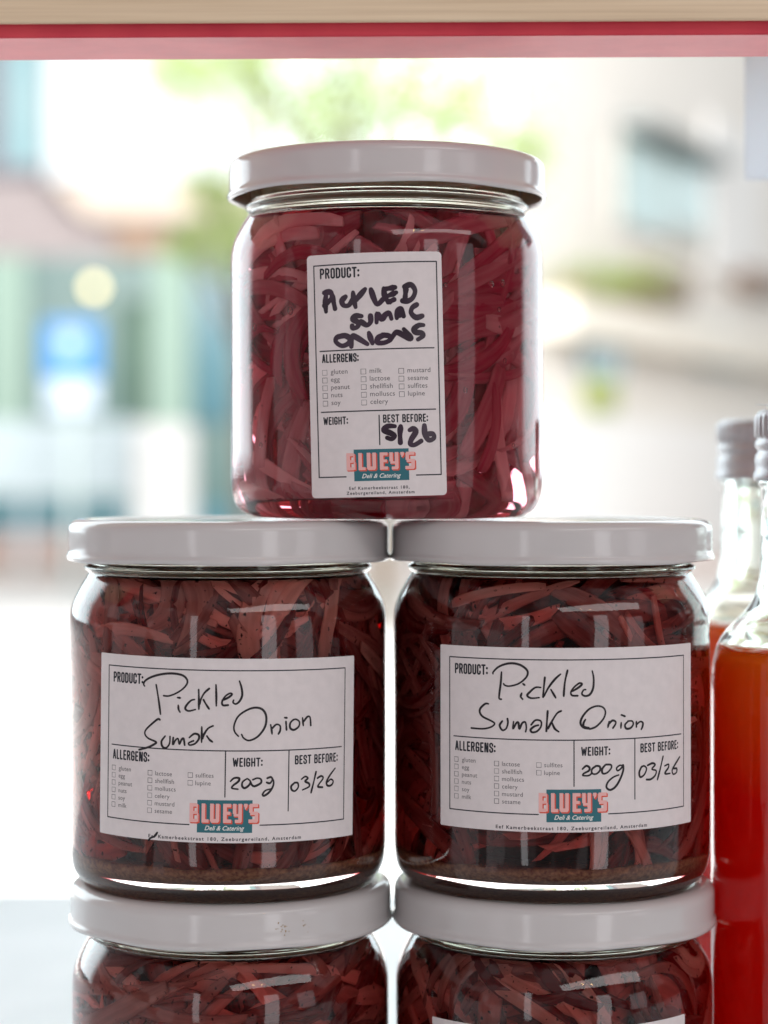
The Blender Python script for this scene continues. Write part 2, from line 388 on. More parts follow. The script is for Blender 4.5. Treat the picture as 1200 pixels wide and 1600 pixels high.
def write(lab, place, strokes, field, w, mt, rnd):
    for key in ('product', 'weight', 'date', 'struck'):
        st = [q for q in strokes if field(q) == key]
        if not st: continue
        hw = Flat()
        for i, q in enumerate(st): hw.pen(q, w, rnd, .0006*i)
        hw.build('handwriting', mt, lab, place, .032)
def landscape_label(jar, place, pen_strokes=None, seed=1):
    rnd = random.Random(seed); lab = paper(jar, place, 73.9, 46.4, .35)
    ru = Flat(); w = .30
    ru.sharp([(-9.2, -18.75), (-33.75, -18.75), (-33.75, 20.2), (33.4, 20.2), (33.4, -18.75), (8.8, -18.75)], w)
    ru.sharp([(-32.4, 0), (32.3, 0)], w); ru.sharp([(-.2, -.15), (-.2, -11.6)], w); ru.sharp([(16.15, -.15), (16.15, -15.4)], w)
    ru.build('ruled_lines', INK, lab, place, .016)
    heading(lab, place, 'PRODUCT:', -32.05, 16.0, 9.7, 2.7); heading(lab, place, 'ALLERGENS:', -32, -3.65, 11.75, 2.55)
    heading(lab, place, 'WEIGHT:', 1.6, -4.0, 7.6, 2.3); heading(lab, place, 'BEST BEFORE:', 17.8, -3.75, 13.2, 2.35)
    al = Flat(); bx = Flat(); bf = Flat()
    for x, xb, y0, dy, names in ((-29.85, -32.2, -6.42, -1.88, 'gluten egg peanut nuts soy milk'), (-18.5, -20.56, -6.8, -1.9, 'lactose shellfish molluscs celery mustard sesame'), (-7.7, -9.63, -6.8, -1.95, 'sulfites lupine')):
        for i, wd in enumerate(names.split()):
            al.text(wd, x, y0+dy*i, 1.62, 1.0, 1.04)
            tick_box(bx, bf, xb, y0+dy*i+.52, 1.18, rnd, [rnd.random() < .6 for _ in range(4)])
    al.build('allergen_text', GREY_INK, lab, place, .018); bx.build('tick_boxes', GREY_INK, lab, place, .018); bf.build('faint_tick_boxes', FAINT_INK, lab, place, .017)
    logo(lab, place, -7.15, -20.65, 6.8, -12.42, -9.1, -18.1, 8.3, -13.3)
    dl = Flat(); dl.text('Deli & Catering', -5.2, -20.0, 1.62, fit=10.0, shear=.35, bold=.012); dl.build('logo_script', CREAM, lab, place, .026)
    ad = Flat(); ad.text('Eef Kamerbeekstraat 180, Zeeburgereiland, Amsterdam', -20.2, -22.62, 1.22, space=1.32, fit=40, bold=.022); ad.build('address_text', INK, lab, place, .018)
    if pen_strokes:
        field = lambda q: 'product' if max(b for a, b in q) > -.4 else 'struck' if min(b for a, b in q) < -19 else 'weight' if sum(a for a, b in q)/len(q) < 16.2 else 'date'
        write(lab, place, pen_strokes, field, .52, PEN, rnd)
    return lab
def portrait_label(jar, place, strokes):
    rnd = random.Random(5); lab = paper(jar, place, 35.7, 62.4, 1.1)
    ru = Flat(); w = .32
    ru.sharp([(-8.3, -25.9), (-15.65, -25.9), (-15.85, 28.45), (16.45, 28.65), (16.4, -25.9), (9.85, -25.9)], w)
    ru.sharp([(-14.6, 6.45), (15.25, 6.55)], w); ru.sharp([(-14.6, -9.2), (15.3, -9.15)], w); ru.sharp([(.63, -10.4), (.63, -17.9)], w)
    ru.build('ruled_lines', INK, lab, place, .016)
    heading(lab, place, 'PRODUCT:', -14.15, 24.95, 10.6, 2.75); heading(lab, place, 'ALLERGENS:', -14.1, 3.42, 9.85, 2.25)
    heading(lab, place, 'WEIGHT:', -14.1, -12.5, 6.65, 2.05); heading(lab, place, 'BEST BEFORE:', 1.6, -12.35, 11.6, 2.1)
    al = Flat(); bx = Flat(); bf = Flat()
    for x, xb, y0, dy, names in ((-11.75, -14.05, .5, -1.98, 'gluten egg peanut nuts soy'), (-1.5, -3.75, .45, -1.98, 'milk lactose shellfish molluscs celery'), (8.17, 5.93, .35, -1.98, 'mustard sesame sulfites lupine')):
        for i, wd in enumerate(names.split()):
            al.text(wd, x, y0+dy*i, 1.80, 1.0, 1.04)
            tick_box(bx, bf, xb, y0+dy*i+.42, 1.28, rnd, [rnd.random() < .6 for _ in range(4)])
    al.build('allergen_text', GREY_INK, lab, place, .018); bx.build('tick_boxes', GREY_INK, lab, place, .018); bf.build('faint_tick_boxes', FAINT_INK, lab, place, .017)
    logo(lab, place, -6.15, -27.1, 7.95, -19.0, -8.1, -24.3, 9.5, -19.9)
    dl = Flat(); dl.text('Deli & Catering', -4.15, -26.35, 1.6, fit=10.0, shear=.35, bold=.012); dl.build('logo_script', CREAM, lab, place, .026)
    ad = Flat(); ad.text('Eef Kamerbeekstraat 180,', -7.55, -29.25, 1.1, space=1.3, fit=15.5, bold=.022); ad.text('Zeeburgereiland, Amsterdam', -8.3, -30.5, 1.1, space=1.3, fit=17.5, bold=.022)
    ad.build('address_text', INK, lab, place, .018)
    write(lab, place, strokes, lambda q: 'product' if max(b for a, b in q) > 0 else 'date', 1.38, MARKER, rnd)
    return lab
HAND_LEFT = [[(-21.89,15.57),(-22.19,16.15),(-21.5,17.14),(-19.35,18.2),(-16.37,18.96),(-13.49,19.13),(-11.22,18.67),(-10.18,17.5),(-10.49,16.28),(-11.73,15.03),(-13.41,14.02),(-15.12,13.41),(-16.43,13.43)],[(-18.56,16.08),(-18.07,13.67),(-17.58,11.0),(-17.25,8.72)],[(-12.68,13.11),(-11.92,13.06)],[(-12.46,11.18),(-12.35,10.16),(-11.98,9.5)],[(-8.23,12.78),(-9.18,12.48),(-10.27,11.31),(-10.59,10.36),(-9.7,9.85),(-8.0,10.26)],[(-7.23,15.3),(-7.14,13.02),(-7.1,10.39)],[(-4.55,15.63),(-5.8,14.45),(-6.67,12.76),(-6.93,11.68)],[(-5.97,12.78),(-5.35,11.72),(-4.53,10.53)],[(-2.87,16.6),(-2.75,13.92),(-2.71,11.32)],[(-1.2,12.73),(0.26,13.42),(1.18,14.23),(0.64,14.5),(-0.55,13.68),(-1.28,12.33),(-1.0,11.48),(0.24,11.54)],[(3.01,17.6),(3.57,15.85),(3.74,13.98),(3.09,12.5),(2.16,11.82),(1.48,12.22),(1.61,12.76)],[(-17.37,7.29),(-17.97,7.42),(-19.77,6.02),(-21.31,4.57),(-21.61,3.47),(-20.65,2.45),(-18.39,1.64),(-18.78,1.08),(-20.61,0.15),(-23.31,-0.66)],[(-15.84,3.27),(-16.84,1.87),(-16.53,0.54),(-15.5,0.32),(-14.64,1.44),(-14.53,3.2)],[(-13.66,2.97),(-13.72,1.22),(-13.08,2.33),(-12.38,2.76),(-12.02,1.43),(-11.47,2.53),(-10.92,2.82),(-10.62,1.22)],[(-9.45,3.15),(-8.23,4.13),(-7.13,3.94),(-6.98,2.96),(-7.92,1.72),(-9.28,1.27),(-9.57,1.8),(-8.34,2.38)],[(-6.29,5.93),(-6.26,3.91),(-6.29,2.09)],[(-3.44,6.26),(-4.72,5.56),(-5.77,3.93),(-6.03,2.98)],[(-4.96,3.68),(-4.27,2.75),(-3.53,2.23)],[(2.96,3.72),(2.0,4.84),(1.84,6.45),(2.75,8.6),(4.61,10.08),(6.76,10.88),(8.67,10.59),(9.8,9.23),(9.97,7.21),(9.31,5.34),(7.69,3.48),(5.67,2.64),(4.31,3.23),(3.76,4.17)],[(11.14,6.52),(11.39,5.3),(11.54,4.22)],[(11.52,5.57),(12.63,6.57),(13.63,6.19),(13.65,4.98),(13.23,4.18)],[(15.19,7.23),(15.37,5.14)],[(14.83,8.24),(15.46,8.16)],[(17.23,7.7),(16.36,6.79),(16.38,5.57),(17.42,5.07),(18.75,5.89),(18.88,7.1),(17.82,7.76),(16.94,7.44)],[(19.78,8.02),(20.03,6.06)],[(20.1,7.06),(21.17,8.23),(21.96,8.06),(22.21,6.02)],[(1.13,-7.64),(2.05,-6.83),(3.26,-6.83),(3.14,-7.64),(1.81,-8.71),(1.56,-9.38),(3.03,-9.6)],[(5.28,-6.98),(4.21,-7.78),(4.1,-8.85),(4.78,-9.34),(5.84,-8.59),(6.15,-7.66),(5.41,-6.98)],[(6.24,-7.79),(6.58,-8.6),(7.34,-8.88),(8.83,-8.1),(8.82,-7.16),(7.85,-6.87),(6.77,-7.26)],[(10.34,-8.0),(11.18,-8.21),(11.78,-7.37),(11.44,-6.68),(10.47,-6.93)],[(11.72,-6.83),(12.15,-7.92),(11.89,-9.25),(10.94,-10.57),(9.71,-11.35),(9.34,-10.94),(10.1,-10.01),(11.62,-9.65)],[(17.78,-8.4),(16.9,-9.17),(17.07,-10.12),(17.96,-10.44),(18.84,-9.53),(18.68,-8.44),(17.78,-8.35)],[(19.72,-7.55),(20.78,-6.93),(21.57,-7.38),(20.8,-8.15),(21.9,-8.75),(21.92,-9.57),(20.07,-10.28)],[(24.0,-5.89),(23.33,-8.43),(22.57,-11.1)],[(24.45,-7.55),(25.61,-7.08),(26.22,-7.67),(24.97,-9.08),(24.65,-9.74),(26.06,-9.97)],[(30.15,-5.41),(28.36,-7.14),(27.34,-8.7),(27.7,-9.68),(28.94,-9.64),(29.54,-8.73),(28.74,-8.12),(27.69,-8.73)],[(-17.67,-21.26),(-18.41,-22.26),(-19.48,-22.75),(-20.09,-23.34)],[(-17.82,-21.4),(-18.56,-22.4)]]
HAND_RIGHT = [[(-20.89,16.39),(-20.83,16.85),(-19.53,18.11),(-17.55,18.97),(-15.6,19.21),(-13.67,18.8),(-12.17,17.75),(-11.82,16.69),(-12.45,15.46),(-14.22,14.08),(-16.44,13.43),(-17.69,13.58),(-18.06,13.97)],[(-18.62,16.92),(-18.82,14.22),(-19.25,10.96),(-19.2,10.16),(-18.69,10.04)],[(-13.35,11.73),(-13.62,10.87),(-13.13,10.21)],[(-13.05,14.11),(-12.58,13.77)],[(-8.53,13.24),(-9.88,13.22),(-11.23,12.13),(-11.96,11.17),(-10.96,10.52),(-8.94,10.69)],[(-7.51,15.8),(-7.78,13.12),(-7.95,10.83)],[(-3.58,16.63),(-5.05,15.28),(-6.66,13.13),(-7.68,11.1)],[(-5.99,12.73),(-4.79,10.67)],[(-1.83,17.57),(-2.51,14.48),(-2.78,11.13)],[(-0.62,12.33),(0.86,13.18),(1.82,14.05),(1.14,14.33),(-0.22,13.27),(-0.98,12.06),(-0.63,11.26),(0.73,11.19)],[(4.48,17.37),(4.84,15.49),(4.7,13.07),(3.87,11.48),(2.63,11.09),(1.81,11.64),(2.22,12.57),(2.77,12.7)],[(-22.15,8.74),(-23.04,8.7),(-24.39,7.5),(-24.54,6.41),(-23.64,5.37),(-21.28,4.4),(-20.47,3.76),(-21.42,2.91),(-23.64,2.34),(-27.01,2.34)],[(-18.41,4.52),(-19.12,3.41),(-18.41,2.23),(-17.42,2.67),(-16.95,4.04),(-17.06,5.17)],[(-15.47,4.49),(-15.61,2.68),(-14.78,4.11),(-14.23,4.26),(-13.96,2.73),(-13.27,4.15),(-12.46,4.44),(-12.19,3.1),(-12.38,2.02)],[(-10.97,3.8),(-9.89,4.98),(-8.54,4.78),(-8.49,3.44),(-9.48,2.22),(-10.7,1.93),(-11.1,2.59),(-10.16,3.42),(-9.13,3.76)],[(-6.8,7.36),(-6.99,4.8),(-7.15,2.25)],[(-3.45,7.37),(-4.52,6.7),(-5.86,4.55),(-6.72,2.93)],[(-5.73,4.41),(-5.06,2.94),(-4.05,2.14)],[(2.71,5.18),(2.22,4.25),(2.35,3.44),(3.59,3.1)],[(3.59,2.83),(2.22,3.18),(1.45,4.26),(1.95,5.86),(3.59,7.72),(5.53,8.49),(7.22,8.18),(7.93,6.95),(7.36,5.22),(5.53,3.38),(3.86,2.77)],[(8.92,4.5),(8.58,3.09)],[(8.78,3.83),(9.79,4.74),(10.67,4.45),(10.61,3.77),(9.94,2.86)],[(12.23,4.12),(12.14,2.77)],[(12.3,6.08),(13.29,5.69)],[(14.26,4.44),(13.29,3.54),(13.65,2.58),(14.88,2.66),(15.66,3.56),(15.34,4.39),(14.11,4.44)],[(16.6,4.19),(16.6,2.84)],[(16.76,3.51),(17.73,4.14),(18.54,3.82),(18.45,2.88),(18.05,2.14)],[(1.93,-7.29),(2.89,-6.5),(3.72,-6.92),(3.58,-7.72),(2.34,-8.37),(2.07,-8.9),(3.58,-8.93),(4.41,-8.28)],[(5.52,-6.56),(4.41,-7.34),(4.41,-8.41),(5.52,-8.57),(6.5,-7.66),(6.36,-6.72),(5.38,-6.55)],[(7.91,-6.36),(7.06,-7.41),(7.2,-8.49),(8.34,-8.39),(9.49,-7.22),(9.35,-6.41),(8.06,-6.31)],[(12.73,-6.82),(11.84,-6.65),(10.95,-7.28),(11.24,-7.97),(12.28,-7.34),(12.73,-6.55),(12.79,-7.91),(11.98,-10.02),(10.65,-11.98),(9.2,-12.73),(8.19,-12.02),(8.62,-10.69),(10.07,-9.54),(11.54,-9.06)],[(18.21,-7.26),(17.46,-8.7),(17.78,-9.94),(19.03,-9.35),(19.7,-7.9),(18.87,-7.17),(17.98,-7.52)],[(20.04,-7.11),(21.58,-6.67),(22.47,-7.14),(21.41,-8.15),(22.82,-8.67),(22.46,-9.86),(21.06,-10.71),(19.7,-10.69)],[(25.22,-5.18),(24.28,-8.1),(23.25,-10.96)],[(25.8,-7.68),(27.17,-7.38),(27.17,-8.2),(25.99,-9.33),(26.18,-9.75),(27.77,-9.76)],[(31.66,-5.86),(29.66,-7.74),(28.6,-9.01),(29.02,-10.09),(30.31,-9.72),(30.4,-8.76),(29.23,-8.66)]]
HAND_TOP = [[(-12.45,21.34),(-12.8,19.06),(-12.65,16.59)],[(-13.06,21.44),(-11.32,21.51),(-11.07,19.95),(-13.07,18.15)],[(-10.94,20.93),(-10.57,19.27),(-10.17,17.22)],[(-7.28,20.16),(-8.26,19.16),(-7.84,17.99),(-6.49,17.93),(-5.44,19.36)],[(-5.29,21.16),(-5.11,19.35),(-4.72,17.43)],[(-2.12,21.92),(-3.75,20.11),(-4.78,18.84)],[(-0.64,21.73),(0.03,19.49),(0.9,17.89),(2.31,19.09)],[(2.64,21.96),(2.82,20.06),(3.66,18.41)],[(2.7,21.7),(5.49,22.12)],[(3.64,19.97),(5.78,20.81)],[(3.66,18.34),(5.18,19.02)],[(8.34,22.07),(8.05,19.46)],[(7.95,22.24),(9.61,22.7),(10.64,21.22),(10.03,19.43),(8.68,18.57),(7.37,18.65)],[(-3.22,15.02),(-4.71,15.14),(-5.47,14.29),(-4.02,13.35),(-4.45,12.29),(-5.63,12.0),(-5.71,12.66)],[(-3.42,13.66),(-1.95,12.69),(-0.95,13.47),(-0.91,15.01)],[(0.59,13.26),(0.84,15.54),(1.92,14.14),(2.86,15.16),(3.85,15.62),(4.4,14.14)],[(5.78,14.27),(6.09,16.06),(6.99,16.63),(7.53,14.73)],[(6.03,15.02),(7.44,15.06)],[(10.98,17.62),(9.79,16.82),(9.5,15.51),(10.73,14.35),(12.34,14.73)],[(-7.7,10.22),(-9.76,9.88),(-10.14,8.75),(-8.62,7.64),(-6.9,8.12),(-6.27,9.25),(-7.36,10.11),(-8.55,10.26)],[(-6.08,7.34),(-5.78,9.88),(-4.85,9.75),(-1.91,7.85)],[(-1.44,10.71),(-1.05,9.39),(-0.59,8.0)],[(2.4,10.01),(0.92,9.33),(0.72,8.19),(2.35,8.05),(3.94,8.76),(3.7,9.75),(2.08,10.02)],[(4.0,8.6),(5.19,10.37),(6.18,10.51),(8.93,8.98),(9.12,9.64),(7.51,11.4)],[(12.62,12.37),(11.34,12.32),(10.16,11.42),(10.53,10.59),(12.13,10.34),(12.45,9.59),(11.09,8.72)],[(4.59,-13.31),(2.8,-13.26),(1.79,-14.22),(3.4,-15.01),(4.43,-15.75),(3.69,-16.55),(2.56,-16.2)],[(6.06,-13.41),(5.85,-15.3),(5.89,-17.52)],[(8.34,-14.38),(9.34,-14.07),(9.89,-14.9),(8.78,-16.68),(8.42,-17.97),(9.57,-18.16),(11.27,-17.22)],[(12.2,-13.31),(12.32,-15.44),(13.3,-17.04),(14.67,-16.54),(14.36,-15.49),(12.82,-15.52)]]


# ------------------------------------------------------------------ the jars
OUTER = [(0,2.2),(20,1.9),(28,1.2),(31,.3),(33,0),(36.2,.1),(38.4,.8),(40.3,2.1),(41.7,4.2),(42.45,7.2),(42.7,11)]
WALL = [(42.7,25),(42.7,40),(42.7,55)]
SHOULDER = [(42.7,67),(42.65,70.5),(42.35,73),(41.7,75.5),(40.7,77.8),(39.5,80),(38.4,81.8),(37.8,82.8),(37.8,83.3),(38.5,83.9),(38.75,84.4),(38.5,84.9),(37.7,85.4),(37.4,86.2),(37.4,94.8),(37.0,95.6),(36.0,95.8),(35.2,95.5),(34.9,94.2)]
def jar_glass(jar, level):
    rl = rin(level)
    inner = [(34.5,91),(34.6,max(88, level+2.6)),(min(35, rl-.6),level+1.5),(rl-.2,level+.7),(rl-.9,level+.1),(30,level),(0,level)]
    prof = fine(OUTER, 3)+WALL+fine(SHOULDER, 3)+fine(inner[:5], 2)+inner[5:]
    def mod(r, z, a):       # screw thread and slightly uneven hand of the mould
        if 86.8 < z < 95 and r > 37: r += .45*max(0, math.sin(z*1.6+a))
        return r+.05*math.sin(3*a+z*.07)+.03*math.sin(7*a-z*.11) if r > 41.9 else r, z
    v, f = lathe(prof, 120, mod); return mobj('glass_body', v, f, GLASS, jar, True)
def jar_lid(jar, turn):
    prof = [(0,96.9),(25,96.9),(36.4,96.9),(37.6,97.0),(38.6,97.25),(39.6,97.4),(40.6,97.35),(41.7,97.0),(42.6,96.3),(43.1,95.3),(43.2,94.0),(43.2,91.5),(43.22,89.4),(43.35,88.3),(43.7,87.7),(43.75,87.0),(43.4,86.4),(42.6,86.5),(42.4,87.2),(42.45,90),(42.4,94.0),(41.6,95.6),(39,96.4),(30,96.45),(0,96.45)]
    def mod(r, z, a):
        if z < 89.5: z += .22*math.cos(6*(a+turn))*(89.5-z)/3; r -= .12*max(0, math.cos(6*(a+turn)))
        return r, z
    pr = fine(prof[:17], 2)+prof[17:]
    v, f = lathe(pr, 120, mod); o = mobj('lid', v, f, LID, jar, True); o.data.materials.append(LINER)
    n_out = 120*(len(pr)-7)           # faces are made ring by ring from the top panel out and back inside
    for p_ in o.data.polygons:
        if p_.index > n_out: p_.material_index = 1
    return o
def jar_brine(jar, mat, level):
    prof = [(0,5.3),(33,5.3),(36.4,6.2),(38.9,8.4),(40.2,12),(40.6,25),(40.5,68)]+[(rin(z)+.3, z) for z in (71, 74, 76.5, level-1.2)]+[(rin(level)-1.2,level-.15),(0,level-.15)]
    v, f = lathe(prof, 72); return mobj('brine', v, f, mat, jar, True)

def rin(z):      # inner wall radius, mm
    if z < 13.5: return 34.5+5.7*math.sin(min(1, max(0, (z-5.7)/7.8))*math.pi/2)
    if z > 68: return 40.2-4.6*min(1, (z-68)/15)**1.6
    return 40.2
def jar_onions(jar, mat, level, seed, groups, wide, steep, blunt=.35, full=False):
    """sliced onion packed against the glass: bundles of bent strips, shingled and cut blunt"""
    rnd = random.Random(seed); V = []; Fc = []; T = []; U = []
    def strip(th, z, r, ang, ln, wd, tk, bend, tint, twist, sweep):
        n = 13; b = len(V); m = 10; under = rnd.uniform(.05, 1.5); off = rnd.uniform(0, 90); w0 = rnd.uniform(.75, 1); w1 = rnd.uniform(.45, 1)
        for i in range(n):
            e = i/(n-1)-.5; s = e*ln
            lx = s*math.cos(ang)-bend*(e*e*4-.33)*math.sin(ang); lz = s*math.sin(ang)+bend*(e*e*4-.33)*math.cos(ang)
            tp = (w0+(w1-w0)*(e+.5))*(1-blunt*abs(2*e)**7); tw = twist*e*2+.12*math.sin(off+e*9)
            for k in range(m):
                a = 2*math.pi*k/m; cx = math.copysign(abs(math.cos(a))**.5, math.cos(a))*wd/2*tp; cz = math.copysign(abs(math.sin(a))**.7, math.sin(a))*tk/2
                cz += .10*tk*(cx/(wd/2))**2*3                      # the slice is cupped
                u = cx*math.cos(tw)-cz*math.sin(tw); o = cx*math.sin(tw)+cz*math.cos(tw)
                px = lx-u*math.sin(ang); pz = z+lz+u*math.cos(ang)
                rr = r+o+sweep*e*2
                pz = min(max(pz, 6.0), level-.5); rr = min(rr, rin(pz)-under+.35*o)
                t2 = th+px/max(rr, 12)
                V.append((rr*math.sin(t2)/1000, -rr*math.cos(t2)/1000, pz/1000)); T.append(tint); U.append((s*.06, cx*.55+off, off))
        for i in range(n-1):
            for k in range(m): Fc.append((b+i*m+k, b+i*m+(k+1) % m, b+(i+1)*m+(k+1) % m, b+(i+1)*m+k))
        Fc.append(tuple(b+k for k in range(m-1, -1, -1))); Fc.append(tuple(b+(n-1)*m+k for k in range(m)))
    for cnt, r0, r1 in ((groups*9//16, 36.6, 39.0), (groups*5//8, 33.2, 36.2), (groups, 20, 28.5)):
        for g in range(cnt):
            th = rnd.uniform(-1.5, 1.5) if r1 > 33 else rnd.uniform(-math.pi, math.pi); z = rnd.uniform(8, level)
            if full and r1 > 33: th *= 1.25 if z > 32 else 2.05
            t0 = rnd.gauss(.80, .12) if rnd.random() < .36 else rnd.gauss(.20, .15)
            ang = rnd.gauss(math.pi/2, .4) if rnd.random() < .22 else rnd.gauss(0, steep)
            ln = rnd.uniform(24, 58); wd = rnd.uniform(*wide)*(.62 if r1 > 38 and rnd.random() < .75 else 1); bend = rnd.uniform(-11, 11); r = rnd.uniform(r0, r1)
            for q in range(rnd.randint(3, 6)):
                d = (q-2)*wd*rnd.uniform(.7, 1.25)
                strip(th-d*math.sin(ang)/38+rnd.gauss(0, 3)/38, z+d*math.cos(ang)+rnd.gauss(0, 1), r-rnd.uniform(0, 1.6), ang+rnd.gauss(0, .24), ln*rnd.uniform(.7, 1.1), wd*rnd.uniform(.75, 1.25), rnd.uniform(1.1, 2.1), bend+rnd.gauss(0, 1.5), min(1, max(0, t0+rnd.gauss(0, .13))), rnd.gauss(0, .3), rnd.gauss(0, .8))
    v, f = lathe([(0,9),(14,9),(17,13),(17.5,40),(17,level-6),(12,level-3),(0,level-3)], 48)
    b = len(V)
    for p in v:
        q = 1+.10*noise.noise(Vector(p)*110); V.append((p[0]*q, p[1]*q, p[2])); T.append(.1); U.append((p[0]*200, p[1]*200, p[2]*200))
    Fc += [tuple(i+b for i in q) for q in f]
    o = mobj('onion_strips', V, Fc, mat, jar, True); o['kind'] = 'stuff'
    o.data.attributes.new('tint', 'FLOAT', 'POINT').data.foreach_set('value', T)
    o.data.attributes.new('fibre', 'FLOAT_VECTOR', 'POINT').data.foreach_set('vector', [c for q in U for c in q])
    return o
def jar_sumac(jar, seed, level, amount):
    """ground sumac: a loose bed on the bottom and flakes caught against the glass"""
    rnd = random.Random(seed); m = MB()
    def flake(x, y, z, s):
        p = [Vector((rnd.gauss(0, 1), rnd.gauss(0, 1), rnd.gauss(0, 1))).normalized()*s*rnd.uniform(.6, 1.2) for _ in range(4)]
        m.add([(x+q.x, y+q.y, z+q.z) for q in p], [(0,1,2),(0,2,3),(0,3,1),(1,3,2)])
    for i in range(amount*12):
        a = rnd.uniform(-math.pi, math.pi); z = 7.6+abs(rnd.gauss(0, 1.4)); r = rin(z)-abs(rnd.gauss(0, 1.2))-.2
        flake(r*math.sin(a)/1000, -r*math.cos(a)/1000, z/1000, rnd.uniform(.00012, .00034))
    for i in range(amount):
        a = rnd.uniform(-math.pi, math.pi); z = rnd.uniform(8, level-1); r = rin(z)-rnd.uniform(0, .5)
        flake(r*math.sin(a)/1000, -r*math.cos(a)/1000, z/1000, rnd.uniform(.00012, .00034))
    o = m.build('sumac_flakes', SEDIMENT, jar); o['kind'] = 'stuff'
    # the settled bed itself, uneven on top
    v, f = lathe([(0,5.4),(32,5.4),(35.6,6.0),(38.0,7.9),(38.2,9.2),(35,9.2),(24,9.0),(12,9.2),(0,9.0)], 96)
    v = [(x, y, z+(.0011*noise.noise(Vector((x*90, y*90, seed))) if z > .0083 else 0)) for x, y, z in v]
    mobj('sumac_bed', v, f, SEDIMENT, jar, True)
    return o

G_JAR = 'jars of pickled onions stacked in the window'
def make_jar(label, loc, turn, onion, brine, level, seed, groups, wide, steep=.5, sumac=0):
    j = thing('pickle_jar', label, 'jar', loc, G_JAR)
    jar_glass(j, level); jar_lid(j, turn); jar_brine(j, brine, level); jar_onions(j, onion, level, seed, groups, wide, steep, full=sumac > 0)
    if sumac: jar_sumac(j, seed+7, level, sumac)
    return j
Z2 = .0971; Z1 = .1948; MM = 1000
top = make_jar('single jar on top of the stack, with an upright label in thick marker', (.0008, .008, Z1), .2, ONION_PINK, BRINE_MAGENTA, 79.5, 3, 36, (4.2, 10), .8)
portrait_label(top, (-2.95, 231.9-Z1*MM, 1.45), HAND_TOP)
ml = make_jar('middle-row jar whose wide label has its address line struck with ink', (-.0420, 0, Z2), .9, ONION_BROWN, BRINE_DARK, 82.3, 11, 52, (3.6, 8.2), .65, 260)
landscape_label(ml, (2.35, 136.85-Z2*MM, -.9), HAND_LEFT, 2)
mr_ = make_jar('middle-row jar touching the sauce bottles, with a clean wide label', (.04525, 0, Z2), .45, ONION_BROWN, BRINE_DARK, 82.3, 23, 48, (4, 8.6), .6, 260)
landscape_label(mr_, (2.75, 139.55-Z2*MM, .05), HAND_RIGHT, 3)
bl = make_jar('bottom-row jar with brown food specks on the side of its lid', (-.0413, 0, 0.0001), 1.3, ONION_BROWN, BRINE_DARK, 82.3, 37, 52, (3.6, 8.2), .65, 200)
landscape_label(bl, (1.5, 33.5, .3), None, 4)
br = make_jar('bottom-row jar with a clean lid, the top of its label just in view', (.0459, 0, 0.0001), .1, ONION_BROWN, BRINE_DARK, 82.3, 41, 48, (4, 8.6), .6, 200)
landscape_label(br, (-1.0, 43.5, .9), HAND_RIGHT, 6)
# air bubbles clinging to the glass of the top jar
rnd = random.Random(8); bb = MB()
for i in range(34):
    a = rnd.choice((rnd.gauss(-.95, .25), rnd.gauss(.75, .35))); z = rnd.uniform(8, 72); r = 41.6
    bb.ball((r*math.sin(a)/1000, -r*math.cos(a)/1000, z/1000), rnd.choice((.00025, .0003, .0004, .0006, .0009)), 12, 8, rnd.uniform(1, 1.4), True)
o = bb.build('air_bubbles', GLASS, top, True); o['kind'] = 'stuff'
# dried specks on the lower lid
sm = MB(); rnd = random.Random(4)
for k, (a0, n) in enumerate(((.36, 13), (.53, 5))):
    for i in range(n):
        a = rnd.gauss(a0, .028); z = rnd.gauss(91.6, 1.1); s = rnd.uniform(.07, .22)
        sm.ball((43.2*math.sin(a)/1000, -43.2*math.cos(a)/1000, z/1000), s/1000, 8, 5, rnd.uniform(.6, 1.6))
sm.build('dried_specks', principled('dried_sauce', (.42, .31, .19), .6), bl, True)

# ------------------------------------------------------------------ the sauce bottles
def make_sauce():
    m = bpy.data.materials.new('chilli_sauce'); m.use_nodes = True; n = m.node_tree; n.nodes.clear(); L = n.links.new
    o = n.nodes.new('ShaderNodeOutputMaterial'); d = n.nodes.new('ShaderNodeBsdfDiffuse'); t = n.nodes.new('ShaderNodeBsdfTranslucent'); ms = n.nodes.new('ShaderNodeMixShader'); ms.inputs[0].default_value = .5
    tc_ = n.nodes.new('ShaderNodeTexCoord'); sp_ = n.nodes.new('ShaderNodeSeparateXYZ'); r = n.nodes.new('ShaderNodeMapRange'); r.inputs['From Min'].default_value = .126; r.inputs['From Max'].default_value = .166
    nz = n.nodes.new('ShaderNodeTexNoise'); nz.inputs['Scale'].default_value = 60; nz.inputs['Detail'].default_value = 5
    ad = n.nodes.new('ShaderNodeMath'); ad.operation = 'MULTIPLY_ADD'; ad.inputs[1].default_value = .012
    k = n.nodes.new('ShaderNodeMix'); k.data_type = 'RGBA'; k.inputs['A'].default_value = (.82, .012, .006, 1); k.inputs['B'].default_value = (1, .28, .018, 1)  # backlight glow painted in: orange towards the fill line, red below
    L(tc_.outputs['Object'], sp_.inputs[0]); L(tc_.outputs['Object'], nz.inputs['Vector']); L(nz.outputs['Fac'], ad.inputs[0]); L(sp_.outputs['Z'], ad.inputs[2]); L(ad.outputs[0], r.inputs['Value']); L(r.outputs[0], k.inputs['Factor'])
    L(k.outputs['Result'], d.inputs['Color']); L(k.outputs['Result'], t.inputs['Color']); L(d.outputs[0], ms.inputs[1]); L(t.outputs[0], ms.inputs[2]); L(ms.outputs[0], o.inputs['Surface']); return m
SAUCE = make_sauce()
CAP = principled('aluminium_cap', (.50, .50, .51), .45, .5, metal=.5); vary(CAP, (.44, .44, .46), 200, bump=.05)
FOIL = principled('torn_foil', (.5, .5, .5), .35, metal=.9)
